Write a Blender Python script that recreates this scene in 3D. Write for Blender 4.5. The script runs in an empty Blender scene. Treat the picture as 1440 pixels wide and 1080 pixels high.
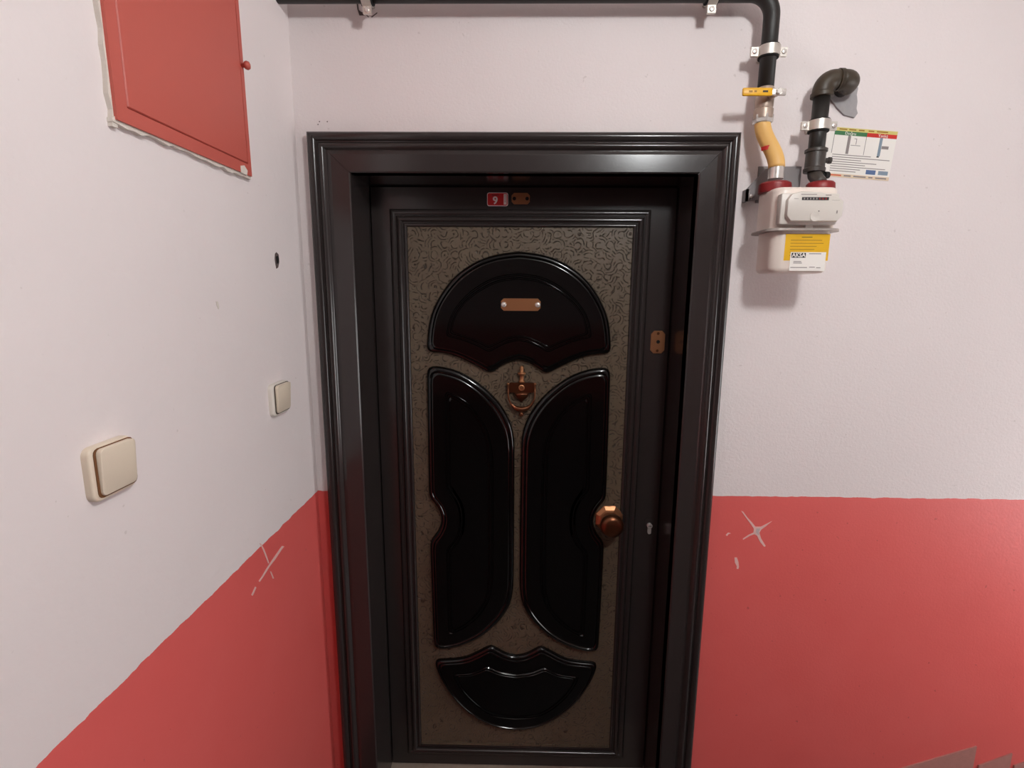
import bpy, bmesh, math, random
from mathutils import Vector, Matrix
random.seed(4)
PI = math.pi
sc = bpy.context.scene
COL = sc.collection

# ------------------------------------------------------------------ camera
F, PITCH, YAW, ROLL = 728.0, 0.1776, 0.0162, 0.0067
CAMZ = 1.70
CAM = Vector((0, 0, CAMZ))
cd = bpy.data.cameras.new('camera'); cam = bpy.data.objects.new('camera', cd); COL.objects.link(cam)
cd.sensor_width = 36.0; cd.lens = F / 1440 * 36.0; cd.clip_start = .02
RM = Matrix.Rotation(YAW, 3, 'Z') @ Matrix.Rotation(PI/2 - PITCH, 3, 'X') @ Matrix.Rotation(ROLL, 3, 'Z')
cam.matrix_world = Matrix.Translation(CAM) @ RM.to_4x4()
sc.camera = cam

# ------------------------------------------------------------------ view, world, lights
vs = sc.view_settings
vs.view_transform = 'Standard'; vs.look = 'None'; vs.gamma = 1.0; vs.use_curve_mapping = False
vs.exposure = 0.0
sc.cycles.use_denoising = True
sc.cycles.max_bounces = 10
w = bpy.data.worlds.new('daylight'); sc.world = w; w.use_nodes = True
w.node_tree.nodes['Background'].inputs[0].default_value = (.97, 1, 1, 1)
w.node_tree.nodes['Background'].inputs[1].default_value = 1.0
LAMP_STRENGTH = 138.0
LAMP_POS = (0.62, 0.05, 2.50)
WIN = dict(y0=.20, y1=1.10, z0=.45, z1=1.65)          # window in the right wall
al = bpy.data.lights.new('window_right_offscreen', 'AREA'); alo = bpy.data.objects.new('window_right_offscreen', al); COL.objects.link(alo)
al.shape = 'RECTANGLE'; al.size = 1.10; al.size_y = .80; al.energy = 17.5; al.color = (.97, 1, 1)
alo.location = (2.53, .65, 1.05); alo.rotation_euler = (0, PI/2, 0)

# ------------------------------------------------------------------ pixel -> place
def ray(px, py):
    return (RM @ Vector(((px - 720) / F, -(py - 540) / F, -1.0)))
def onY(px, py, Y):          # point on a plane parallel to the front wall
    d = ray(px, py); return CAM + d * (Y / d.y)
def onX(px, py, X):          # point on a plane parallel to the left wall
    d = ray(px, py); return CAM + d * (X / d.x)

# ------------------------------------------------------------------ materials
def lin(c):
    return tuple(((v/255)/12.92 if v/255 <= .04045 else ((v/255+.055)/1.055)**2.4) for v in c) + (1,)
def mat(name, col, rough=.5, metal=0., coat=0., spec=.5):
    m = bpy.data.materials.new(name); m.use_nodes = True
    b = m.node_tree.nodes['Principled BSDF']
    b.inputs['Base Color'].default_value = lin(col); b.inputs['Roughness'].default_value = rough
    b.inputs['Metallic'].default_value = metal; b.inputs['Specular IOR Level'].default_value = spec
    b.inputs['Coat Weight'].default_value = coat; b.inputs['Coat Roughness'].default_value = .08
    return m
class NT:
    def __init__(s, m): s.t = m.node_tree; s.b = s.t.nodes['Principled BSDF']
    def n(s, kind, **kw):
        nd = s.t.nodes.new(kind)
        for k, v in kw.items():
            if k.startswith('i_'): nd.inputs[int(k[2:]) if k[2:].isdigit() else k[2:].replace('_', ' ')].default_value = v
            else: setattr(nd, k, v)
        return nd
    def l(s, a, b): s.t.links.new(a, b)
    def math(s, op, a, b=None, c=None):
        nd = s.t.nodes.new('ShaderNodeMath'); nd.operation = op
        for i, v in enumerate((a, b, c)):
            if v is None: continue
            if isinstance(v, (int, float)): nd.inputs[i].default_value = v
            else: s.l(v, nd.inputs[i])
        return nd.outputs[0]
    def mix(s, fac, a, b):
        nd = s.t.nodes.new('ShaderNodeMix'); nd.data_type = 'RGBA'
        for i, v in ((0, fac), (6, a), (7, b)):
            if isinstance(v, (tuple, int, float)): nd.inputs[i].default_value = v
            else: s.l(v, nd.inputs[i])
        return nd.outputs[2]
    def pos(s): return s.n('ShaderNodeNewGeometry').outputs['Position']
    def noise(s, vec, scale, detail=3, rough=.55):
        nd = s.n('ShaderNodeTexNoise'); nd.inputs['Scale'].default_value = scale
        nd.inputs['Detail'].default_value = detail; nd.inputs['Roughness'].default_value = rough
        s.l(vec, nd.inputs['Vector']); return nd.outputs['Fac']
    def ramp(s, fac, stops):
        nd = s.n('ShaderNodeValToRGB'); e = nd.color_ramp.elements
        e[0].position, e[0].color = stops[0]; e[1].position, e[1].color = stops[1]
        for p, c in stops[2:]:
            k = e.new(p); k.color = c
        s.l(fac, nd.inputs[0]); return nd.outputs[0]
    def bump(s, h, strength=.3, dist=.002):
        nd = s.n('ShaderNodeBump'); nd.inputs['Strength'].default_value = strength
        nd.inputs['Distance'].default_value = dist; s.l(h, nd.inputs['Height']); s.l(nd.outputs[0], s.b.inputs['Normal'])
DADO = 1.124
def wall_mat(name, grain, wa=(229, 218, 217), wb=(237, 227, 226)):
    m = mat(name, (226, 215, 213), .75); t = NT(m); p = t.pos()
    z = t.n('ShaderNodeSeparateXYZ'); t.l(p, z.inputs[0])
    edge = t.math('MULTIPLY', t.math('SUBTRACT', t.noise(p, 26, 4), .5), .012)
    h = t.math('ADD', z.outputs[2], edge)
    red = t.math('LESS_THAN', h, DADO)
    cloud = t.noise(p, 2.2, 4)
    white = t.mix(cloud, lin(wa), lin(wb))
    specks = t.ramp(t.noise(p, 75, 2, .4), [(.0, (0, 0, 0, 1)), (.755, (0, 0, 0, 1)), (.79, (1, 1, 1, 1))])
    white = t.mix(t.math('MULTIPLY', specks, .25), white, lin((170, 155, 148)))
    rc = t.mix(t.noise(p, 5, 4), lin((223, 95, 90)), lin((229, 106, 102)))
    rc = t.mix(t.math('MULTIPLY', specks, .5), rc, lin((160, 62, 58)))
    t.l(t.mix(red, white, rc), t.b.inputs['Base Color'])
    t.l(t.math('SUBTRACT', .8, t.math('MULTIPLY', red, .34)), t.b.inputs['Roughness'])
    t.bump(t.math('ADD', t.math('MULTIPLY', t.noise(p, grain, 4), t.math('SUBTRACT', 1., t.math('MULTIPLY', red, .6))), t.math('MULTIPLY', red, .25)), .35, .0025)
    return m
M = {}
M['wall_front'] = wall_mat('painted_wall_textured', 170)
M['wall_side'] = wall_mat('painted_wall_smooth', 60)
M['ceiling'] = mat('ceiling_paint', (235, 230, 226), .9)
def stone(name, a, b, r=.35):
    m = mat(name, a, r); t = NT(m); p = t.pos()
    t.l(t.mix(t.noise(p, 90, 5, .7), lin(a), lin(b)), t.b.inputs['Base Color']); return m
M['floor'] = stone('grey_terrazzo', (62, 56, 53), (46, 42, 40))
M['skirting'] = stone('grey_skirting_stone', (190, 132, 124), (164, 116, 108), .55)
M['threshold'] = stone('pale_threshold_stone', (172, 156, 142), (138, 124, 112), .5)
def lacquer(name, col, rough, coat=.0):
    m = mat(name, col, rough, coat=coat); t = NT(m); p = t.pos()
    t.bump(t.noise(p, 240, 2), .06, .001); return m
M['casing'] = lacquer('dark_door_lacquer', (48, 42, 41), .2)
M['leaf'] = M['mould'] = M['jamb'] = M['casing']
M['gloss'] = mat('gloss_black_panel', (8, 7, 7), .11)
def tooled():
    m = mat('tooled_brown_veneer', (96, 82, 66), .42); t = NT(m); p = t.pos()
    v = t.n('ShaderNodeTexVoronoi', i_Scale=33.0); t.l(p, v.inputs['Vector'])
    off = t.n('ShaderNodeVectorMath', operation='SUBTRACT'); t.l(p, off.inputs[0]); t.l(v.outputs['Position'], off.inputs[1])
    cs = t.n('ShaderNodeVectorMath', operation='SUBTRACT', i_1=(.5, .5, .5)); t.l(v.outputs['Color'], cs.inputs[0])
    sh = t.n('ShaderNodeVectorMath', operation='SCALE', i_Scale=.036); t.l(cs.outputs[0], sh.inputs[0])
    ad = t.n('ShaderNodeVectorMath', operation='ADD'); t.l(off.outputs[0], ad.inputs[0]); t.l(sh.outputs[0], ad.inputs[1])
    ln = t.n('ShaderNodeVectorMath', operation='LENGTH'); t.l(ad.outputs[0], ln.inputs[0])
    wob = t.math('MULTIPLY', t.noise(p, 45, 2), .012)
    s = t.math('SINE', t.math('MULTIPLY', t.math('ADD', ln.outputs['Value'], wob), 760))
    gate = t.ramp(t.noise(p, 62, 2), [(.44, (0, 0, 0, 1)), (.54, (1, 1, 1, 1))])
    stroke = t.math('MULTIPLY', t.ramp(s, [(.45, (0, 0, 0, 1)), (.98, (1, 1, 1, 1))]), gate)
    base = t.mix(t.noise(p, 12, 4), lin((84, 71, 57)), lin((100, 86, 69)))
    t.l(t.mix(t.math('MULTIPLY', stroke, .85), base, lin((40, 29, 22))), t.b.inputs['Base Color'])
    t.bump(t.math('MULTIPLY', stroke, -1), .8, .003)
    return m
M['veneer'] = tooled()
M['brass'] = mat('aged_copper_brass', (170, 118, 82), .36, .8)
M['brass_dark'] = mat('aged_brass_dark', (112, 70, 48), .30, .9)
M['hole'] = mat('dark_hole', (8, 6, 6), .9)
M['steel'] = mat('bright_steel', (228, 222, 216), .26, .6)
M['zinc'] = mat('zinc_plated_steel', (215, 208, 200), .38, .75)
M['nickel'] = mat('matt_nickel_brass', (172, 152, 138), .42, .45)
def pipe_mat(name, a, b, r=.5):
    m = mat(name, a, r); t = NT(m); p = t.pos()
    t.l(t.mix(t.noise(p, 60, 4), lin(a), lin(b)), t.b.inputs['Base Color']); t.bump(t.noise(p, 160, 3), .2, .001); return m
M['pipe'] = pipe_mat('black_painted_pipe', (24, 21, 19), (34, 29, 25))
M['iron'] = pipe_mat('olive_brown_iron', (52, 42, 32), (66, 54, 38), .48)
M['fitting'] = pipe_mat('dark_grey_iron', (52, 46, 43), (64, 57, 52), .45)
M['rubber'] = mat('black_rubber', (16, 14, 14), .8)
M['hose'] = mat('yellow_hose', (226, 178, 104), .5)
M['yellow'] = mat('yellow_plastic', (226, 168, 26), .4)
M['red_cap'] = mat('red_plastic_cap', (128, 22, 24), .45)
M['red_tag'] = mat('red_tag', (190, 30, 24), .5)
M['bracket'] = mat('dark_grey_bracket', (126, 120, 120), .5, .2)
M['meter'] = mat('cream_meter_enamel', (232, 218, 208), .32)
M['index'] = mat('light_grey_index_plastic', (212, 204, 196), .4)
M['index_side'] = M['index']
M['flange'] = mat('grey_flange', (168, 158, 152), .4, .2)
M['paper'] = mat('white_label_paper', (240, 234, 228), .6)
M['yellow_label'] = mat('yellow_label', (226, 174, 14), .5)
M['ink'] = mat('black_ink', (36, 32, 32), .6)
M['ink_grey'] = mat('grey_ink', (140, 130, 128), .6)
M['ink_brown'] = mat('brown_ink', (150, 108, 20), .6)
M['green'] = mat('sign_green', (58, 116, 72), .5)
M['red'] = mat('sign_red', (196, 40, 30), .5)
M['sign_yellow'] = mat('sign_yellow', (214, 200, 120), .5)
M['sign_cream'] = mat('sign_cream', (226, 204, 176), .5)
M['orange_ink'] = mat('orange_ink', (206, 96, 60), .5)
M['blue'] = mat('sign_blue', (84, 106, 146), .5)
M['blue_grey'] = mat('sign_blue_grey', (128, 144, 158), .5)
M['plaque'] = mat('plaque_red', (188, 20, 24), .35)
M['plaque_white'] = mat('plaque_white', (240, 226, 224), .45)
M['cabinet'] = lacquer('coral_red_paint', (191, 90, 78), .5)
M['plaster'] = stone('rough_plaster', (232, 224, 216), (208, 196, 184), .9)
M['cement'] = stone('grey_cement', (176, 170, 170), (150, 146, 148), .95)
M['switch'] = mat('aged_cream_plastic', (226, 210, 190), .35)
M['switch_pale'] = mat('pale_cream_plastic', (228, 220, 210), .35)
M['grime'] = mat('brown_grime', (112, 70, 36), .7)
M['grime_dark'] = mat('dark_grime', (70, 58, 48), .7)
M['scratch'] = mat('bare_plaster_scratch', (232, 190, 184), .8)
M['scratch_grey'] = mat('bare_plaster_grey', (196, 176, 176), .9)
M['crack'] = mat('dark_crack', (96, 82, 80), .9)
M['glass'] = mat('window_glass', (250, 250, 250), .02)
M['glass'].node_tree.nodes['Principled BSDF'].inputs['Transmission Weight'].default_value = 1
M['white_frame'] = mat('white_window_frame', (235, 232, 228), .4)
g = mat('lamp_globe_glow', (255, 250, 240), .4)
gb = g.node_tree.nodes['Principled BSDF']; gb.inputs['Emission Color'].default_value = (.97, 1, 1, 1); gb.inputs['Emission Strength'].default_value = LAMP_STRENGTH
M['globe'] = g

# ------------------------------------------------------------------ mesh helpers
def obj(name, bm, m, parent=None, smooth=False, auto=None):
    bmesh.ops.recalc_face_normals(bm, faces=bm.faces[:])
    me = bpy.data.meshes.new(name); bm.to_mesh(me); bm.free()
    if isinstance(m, str): m = M[m]
    me.materials.append(m)
    if smooth or auto:
        for p in me.polygons: p.use_smooth = True
    if auto:
        try: me.set_sharp_from_angle(angle=math.radians(auto))
        except Exception: pass
    o = bpy.data.objects.new(name, me); COL.objects.link(o)
    if parent is not None: o.parent = parent
    return o
def thing(name, label, cat, loc=(0, 0, 0), group=None, rot=None):
    o = bpy.data.objects.new(name, None); COL.objects.link(o); o.empty_display_size = .05
    o.location = loc; o['label'] = label; o['category'] = cat
    if rot is not None: o.rotation_euler = rot
    if group: o['group'] = group
    return o
def tag(o, label, cat, group=None):
    o['label'] = label; o['category'] = cat
    if group: o['group'] = group
    return o
def struct(o, label=None, cat=None):
    o['kind'] = 'structure'
    if label: o['label'] = label
    if cat: o['category'] = cat
    return o
def rel(o, parent):          # mesh was built in world coordinates: shift it into its parent's frame
    o.parent = parent; o.data.transform(Matrix.Translation(-parent.location)); return o
def box(bm, x0, x1, y0, y1, z0, z1):
    v = [bm.verts.new((x, y, z)) for x in (x0, x1) for y in (y0, y1) for z in (z0, z1)]
    for f in ((0, 1, 3, 2), (4, 6, 7, 5), (0, 4, 5, 1), (2, 3, 7, 6), (0, 2, 6, 4), (1, 5, 7, 3)): bm.faces.new([v[i] for i in f])
def BX(*a):
    bm = bmesh.new(); box(bm, *a); return bm
def rbox(x0, x1, y0, y1, z0, z1, r=.004, seg=3, axis=None):   # bevelled box; axis: only the edges along that axis
    bm = BX(x0, x1, y0, y1, z0, z1)
    es = bm.edges[:]
    if axis is not None:
        es = [e for e in es if abs((e.verts[0].co - e.verts[1].co).normalized()[axis]) > .9]
    bmesh.ops.bevel(bm, geom=es, offset=r, segments=seg, profile=.5, affect='EDGES')
    return bm
def tube(bm, pts, r, n=20, cap=True):
    pts = [Vector(p) for p in pts]
    rs = r if isinstance(r, (list, tuple)) else [r]*len(pts)
    tans = []
    for i in range(len(pts)):
        a = pts[max(i-1, 0)]; b = pts[min(i+1, len(pts)-1)]
        tans.append((b-a).normalized())
    t = tans[0]; u = t.orthogonal().normalized(); rings = []
    for i, p in enumerate(pts):
        ax = tans[i-1].cross(tans[i]) if i else Vector((0, 0, 0))
        if ax.length > 1e-7: u = Matrix.Rotation(tans[i-1].angle(tans[i]), 3, ax.normalized()) @ u
        u = (u - tans[i]*u.dot(tans[i])).normalized(); v = tans[i].cross(u)
        rings.append([bm.verts.new(p + (u*math.cos(2*PI*k/n) + v*math.sin(2*PI*k/n))*rs[i]) for k in range(n)])
    for a, b in zip(rings, rings[1:]):
        for k in range(n): bm.faces.new((a[k], a[(k+1) % n], b[(k+1) % n], b[k]))
    if cap: bm.faces.new(rings[0]); bm.faces.new(rings[-1])
    return bm
def T(pts, r, n=20): return tube(bmesh.new(), pts, r, n)
def lathe(bm, base, axis, prof, n=24, phase=0.):   # prof: (distance along axis, radius)
    base = Vector(base); ax = Vector(axis).normalized()
    u = Vector((0, 0, 1)) if abs(ax.z) < .9 else Vector((0, -1, 0))
    u = (u - ax*u.dot(ax)).normalized(); v = ax.cross(u); rings = []
    for d, r in prof:
        if r < 1e-6: rings.append([bm.verts.new(base + ax*d)])
        else: rings.append([bm.verts.new(base + ax*d + (u*math.cos(2*PI*k/n+phase) + v*math.sin(2*PI*k/n+phase))*r) for k in range(n)])
    for a, b in zip(rings, rings[1:]):
        for k in range(n):
            q = [a[k % len(a)], a[(k+1) % len(a)], b[(k+1) % len(b)], b[k % len(b)]]
            q = list(dict.fromkeys(q))
            if len(q) > 2: bm.faces.new(q)
    if len(rings[0]) > 2: bm.faces.new(rings[0])
    if len(rings[-1]) > 2: bm.faces.new(rings[-1])
    return bm
def LA(base, axis, prof, n=24, phase=0.): return lathe(bmesh.new(), base, axis, prof, n, phase)
def fillet(p0, p1, p2, r, n=8):
    p0, p1, p2 = map(Vector, (p0, p1, p2))
    a = (p0-p1).normalized(); b = (p2-p1).normalized(); half = a.angle(b)/2
    d = r/math.tan(half); c = p1 + (a+b).normalized()*(r/math.sin(half))
    s = p1 + a*d - c; e = p1 + b*d - c; ax = s.cross(e).normalized(); ang = s.angle(e)
    return [c + Matrix.Rotation(ang*i/n, 3, ax) @ s for i in range(n+1)]
def prism_y(poly, y0, y1):      # polygon of (x, z) swept from y0 to y1
    bm = bmesh.new()
    a = [bm.verts.new((x, y0, z)) for x, z in poly]; b = [bm.verts.new((x, y1, z)) for x, z in poly]
    bm.faces.new(a); bm.faces.new(b)
    for i in range(len(poly)): bm.faces.new((a[i], a[i-1], b[i-1], b[i]))
    return bm
def prism_x(poly, x0, x1):      # polygon of (y, z)
    bm = bmesh.new()
    a = [bm.verts.new((x0, y, z)) for y, z in poly]; b = [bm.verts.new((x1, y, z)) for y, z in poly]
    bm.faces.new(a); bm.faces.new(b)
    for i in range(len(poly)): bm.faces.new((a[i], a[i-1], b[i-1], b[i]))
    return bm
def rrect(x0, x1, z0, z1, r, n=5):
    out = []
    for cx, cz, a0 in ((x1-r, z1-r, 0), (x0+r, z1-r, PI/2), (x0+r, z0+r, PI), (x1-r, z0+r, 1.5*PI)):
        out += [(cx + r*math.cos(a0+PI/2*i/n), cz + r*math.sin(a0+PI/2*i/n)) for i in range(n+1)]
    return out
def strip(profile, along, s0, s1, place):
    """profile (s, h) swept between its mitred ends: along-coordinate at each end is s0(s), s1(s); place(a, s, h) -> xyz"""
    bm = bmesh.new()
    A = [bm.verts.new(place(s0(s), s, h)) for s, h in profile]; B = [bm.verts.new(place(s1(s), s, h)) for s, h in profile]
    for i in range(len(profile)-1): bm.faces.new((A[i], A[i+1], B[i+1], B[i]))
    bm.faces.new(A); bm.faces.new(B)
    return bm
def text_mesh(name, body, size, m, parent, loc, rot, ext=.0003, bold=0.):
    cu = bpy.data.curves.new(name, 'FONT'); cu.body = body; cu.size = size; cu.extrude = ext; cu.align_x = 'CENTER'; cu.align_y = 'CENTER'
    cu.offset = bold; cu.resolution_u = 4
    t = bpy.data.objects.new(name+'_tmp', cu); COL.objects.link(t)
    bpy.context.view_layer.update()
    me = bpy.data.meshes.new_from_object(t.evaluated_get(bpy.context.evaluated_depsgraph_get()))
    bpy.data.objects.remove(t); me.name = name; me.materials.clear(); me.materials.append(M[m])
    o = bpy.data.objects.new(name, me); COL.objects.link(o); o.parent = parent; o.location = loc; o.rotation_euler = rot
    return o

# ------------------------------------------------------------------ the room
WY = 1.42            # front wall face
CY = 1.40            # flat of the door casing
LY = 1.57            # door leaf face
XL = -.587           # left wall face
XR, YB, ZC = 2.40, -5.50, 2.65
XF = -3.0            # far side of the landing beyond the end of the left wall
OX0, OX1, OZ1 = -.4438, .4502, CAMZ + .298      # clear opening
CX0, CX1, CZ1 = -.5500, .5487, CAMZ + .396      # outside of the casing
SILL = .040
struct(obj('floor', BX(XF-.2, XR+.2, YB-.2, WY+.02, -.1, 0), 'floor'), 'grey terrazzo floor of the stair landing', 'floor')
struct(obj('ceiling', BX(XF-.2, XR+.2, YB-.2, WY+.25, ZC, ZC+.1), 'ceiling'), 'plain white ceiling of the stair landing', 'ceiling')
bm = bmesh.new()
hx0, hx1, hz = CX0+.03, CX1-.03, CZ1-.03
box(bm, XL-.2, hx0, WY, WY+.25, 0, ZC); box(bm, hx1, XR+.2, WY, WY+.25, 0, ZC); box(bm, hx0, hx1, WY, WY+.25, hz, ZC)
wf = struct(obj('wall_front', bm, 'wall_front'), 'white plaster wall with a red painted dado around the black door', 'wall')
wl = struct(obj('wall_left', BX(XF, XL, .10, WY, 0, ZC), 'wall_side'), 'white side wall with a red painted dado and light switches', 'wall')
struct(obj('wall_back', BX(XF-.2, XR+.2, YB-.2, YB, 0, ZC), 'wall_side'), 'white wall with a red painted dado facing the black door', 'wall')
bm = bmesh.new()
box(bm, XR, XR+.2, YB, WIN['y0'], 0, ZC); box(bm, XR, XR+.2, WIN['y1'], WY, 0, ZC)
box(bm, XR, XR+.2, WIN['y0'], WIN['y1'], 0, WIN['z0']); box(bm, XR, XR+.2, WIN['y0'], WIN['y1'], WIN['z1'], ZC)
struct(obj('wall_right', bm, 'wall_side'), 'white wall with a red painted dado and the stair window', 'wall')
bm = bmesh.new()
y0, y1, z0, z1 = WIN['y0'], WIN['y1'], WIN['z0'], WIN['z1']
for a in ((y0, y0+.05, z0, z1), (y1-.05, y1, z0, z1), (y0+.05, y1-.05, z0, z0+.05), (y0+.05, y1-.05, z1-.05, z1)):
    box(bm, XR+.12, XR+.17, *a)
wi = struct(obj('window_1', bm, 'white_frame'), 'white framed stair window in the side wall', 'window')
obj('window_pane', BX(XR+.14, XR+.146, y0+.05, y1-.05, z0+.05, z1-.05), 'glass', wi)

struct(obj('wall_far', BX(XF-.2, XF, YB, .10, 0, ZC), 'wall_side'), 'white wall with a red painted dado at the far end of the landing', 'wall')
# skirting of the stair flight at the right end of the front wall
bb = bpy.data.objects.new('baseboard_front', None); COL.objects.link(bb)
struct(bb, 'grey stone skirting tiles stepping up the red wall', 'baseboard')
def tile(pix):
    q = [onY(x, y, WY-.004) for x, y in pix]
    p = [(v.x, v.z) for v in q]
    bm = prism_y([(p[0][0], 0.0)] + p + [(p[-1][0], 0.0)], WY-.004, WY)
    return bm
runs = [((1268, 1081), (1374, 1050)), ((1377, 1077), (1424, 1060)), ((1427, 1077), (1500, 1052))]
for r in runs: obj('skirting_tile', tile(list(r)), 'skirting', bb)
def plain_tile(x0, x1, z0, z1): return prism_y([(x0, 0.), (x0, z0), (x1, z1), (x1, 0.)], WY-.004, WY)
k0 = onY(*runs[0][0], WY-.004); k1 = onY(*runs[-1][1], WY-.004)
nx_ = 3
for k in range(nx_):
    wd = (k0.x-.003-.560)/nx_; obj('skirting_tile', plain_tile(.560+wd*k, .560+wd*(k+1)-.003, .13, .13), 'skirting', bb)
x = k1.x+.003
while x < XR-.02:
    e = min(x+.16, XR); obj('skirting_tile', plain_tile(x, e-.003, k0.z, k0.z+.05), 'skirting', bb); x = e

# ------------------------------------------------------------------ the door
door = bpy.data.objects.new('door_1', None); COL.objects.link(door)
struct(door, 'dark steel apartment door with tooled brown face, gloss black panels and brass fittings', 'door')
W = .1
PROF = [(0, 0), (0, .020), (.002, .026), (.006, .0295), (.012, .030), (.018, .028), (.021, .024), (.0225, .0205), (.025, .020),
        (.027, .024), (.031, .027), (.035, .027), (.039, .024), (.041, .0195), (.044, .0165), (.048, .0175), (.054, .020), (.0555, .020), (W-.0045, .020), (W-.003, .020), (W, .017), (W, -.02)]
obj('casing_side', strip(PROF, 'z', lambda s: 0., lambda s: CZ1-s, lambda a, s, h: (CX0+s*1.06, WY-h, a)), 'casing', door, auto=40)
obj('casing_side', strip(PROF, 'z', lambda s: 0., lambda s: CZ1-s, lambda a, s, h: (CX1-s*.985, WY-h, a)), 'casing', door, auto=40)
obj('casing_top', strip(PROF, 'x', lambda s: CX0+s*1.06, lambda s: CX1-s*.985, lambda a, s, h: (a, WY-h, CZ1-s*.98)), 'casing', door, auto=40)
# jamb lining between casing and leaf
bm = bmesh.new()
box(bm, OX0-.03, OX0, WY-.012, LY+.05, 0, OZ1+.03); box(bm, OX1, OX1+.03, WY-.012, LY+.05, 0, OZ1+.03); box(bm, OX0, OX1, WY-.012, LY+.05, OZ1, OZ1+.03)
obj('jamb', bm, 'jamb', door)
obj('jamb_back', BX(OX0-.03, OX1+.03, LY+.05, LY+.075, 0, OZ1+.03), 'jamb', door)
struct(obj('trim_1', rbox(OX0-.05, OX1+.05, WY-.05, LY+.08, 0, SILL, .006, 2), 'threshold'), 'pale stone threshold under the dark door', 'threshold')
lf = obj('leaf', BX(OX0+.004, OX1-.004, LY, LY+.05, SILL+.004, OZ1-.004), 'leaf', door)
# tooled brown face
tl, tr = onY(575, 320, LY), onY(889, 320, LY); bl_, br_ = onY(592, 1046, LY), onY(857, 1046, LY)
FX0 = (tl.x+bl_.x)/2; FX1 = (tr.x+br_.x)/2; FZ1 = (tl.z+tr.z)/2; FZ0 = (bl_.z+br_.z)/2
DCX = (FX0+FX1)/2
obj('tooled_face', BX(FX0, FX1, LY-.004, LY+.001, FZ0, FZ1), 'veneer', door)['label'] = 'tooled brown leather-look face'
MW = .050
MPROF = [(0, 0), (0, .006), (.003, .010), (.008, .012), (.013, .011), (.016, .007), (.018, .007), (.020, .013), (.025, .017), (.031, .017), (.035, .013), (.037, .008),
         (.039, .008), (.041, .011), (.044, .012), (.047, .011), (.049, .007), (.050, .003), (.050, 0)]
ex0, ex1, ez0, ez1 = FX0-MW, FX1+MW, FZ0-MW*.8, FZ1+MW
KX = 1.0
for pl, a, b in (
    (lambda a, s, h: (ex0+s, LY-h, a), lambda s: ez0+s*.8, lambda s: ez1-s),
    (lambda a, s, h: (ex1-s, LY-h, a), lambda s: ez0+s*.8, lambda s: ez1-s),
    (lambda a, s, h: (a, LY-h, ez1-s), lambda s: ex0+s, lambda s: ex1-s),
    (lambda a, s, h: (a, LY-h, ez0+s*.8), lambda s: ex0+s, lambda s: ex1-s)):
    obj('moulding', strip(MPROF, '', a, b, pl), 'mould', door, auto=45)
# a thin pale bead along the lower edge of the face
obj('bead', BX(FX0, FX1, LY-.009, LY-.003, FZ0, FZ0+.007), 'veneer', door)

def curve(px, n):           # smooth run through pixel points on the leaf plane, n points (last one left out)
    q = [onY(x, y, LY) for x, y in px]; q = [Vector((v.x-DCX, v.z)) for v in q]
    d = [q[0]*2-q[1]] + q + [q[-1]*2-q[-2]]; fine = []
    for i in range(1, len(d)-2):
        for k in range(12):
            t = k/12; p0, p1, p2, p3 = d[i-1], d[i], d[i+1], d[i+2]
            fine.append(.5*((2*p1) + (p2-p0)*t + (2*p0-5*p1+4*p2-p3)*t*t + (3*p1-p0-3*p2+p3)*t**3))
    fine.append(q[-1])
    acc = [0.]
    for a, b in zip(fine, fine[1:]): acc.append(acc[-1]+(b-a).length)
    out = []; j = 0
    for k in range(n):
        s = acc[-1]*k/n
        while j < len(acc)-2 and acc[j+1] < s: j += 1
        f = (s-acc[j])/max(1e-9, acc[j+1]-acc[j]); out.append(fine[j].lerp(fine[j+1], f))
    return out
def half_loop(segs):        # left half given from its first centre point to its last; mirrored to the right
    q = []
    for px, n in segs: q += curve(px, n)
    last = segs[-1][0][-1]; e = onY(last[0], last[1], LY); q.append(Vector((e.x-DCX, e.z)))
    q[0].x = 0; q[-1].x = 0
    return q + [Vector((-v.x, v.y)) for v in reversed(q[1:-1])]
def loop(segs):
    q = []
    for px, n in segs: q += curve(px, n)
    return q
def smooth(q, k):
    for _ in range(k):
        q = [q[i]*.5 + (q[i-1]+q[(i+1) % len(q)])*.25 for i in range(len(q))]
    return q
PP = [(0, -.002), (0, .006), (.03, .011), (.07, .014), (.12, .0155), (.16, .0155), (.185, .0135), (.21, .0155), (.25, .0165), (.262, .0165), (.75, .0165), (.76, .0165),
      (.79, .0135), (.82, .0135), (.85, .0165), (.89, .0165), (.92, .012), (.95, .012), (.975, .014), (.985, .014), (1, .014)]
def raised(out, inn, sm=3):
    out = smooth(out, sm); inn = smooth(inn, 2); bm = bmesh.new(); rings = []
    for t, h in PP:
        rings.append([bm.verts.new((DCX+a.lerp(b, t).x, LY-.004-h, a.lerp(b, t).y)) for a, b in zip(out, inn)])
    n = len(out)
    for a, b in zip(rings, rings[1:]):
        for k in range(n): bm.faces.new((a[k], a[(k+1) % n], b[(k+1) % n], b[k]))
    f = bm.faces.new(rings[-1]); bmesh.ops.triangulate(bm, faces=[f]); bm.faces.new(list(reversed(rings[0])))
    return obj('raised_panel', bm, 'gloss', door, auto=38)
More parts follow.
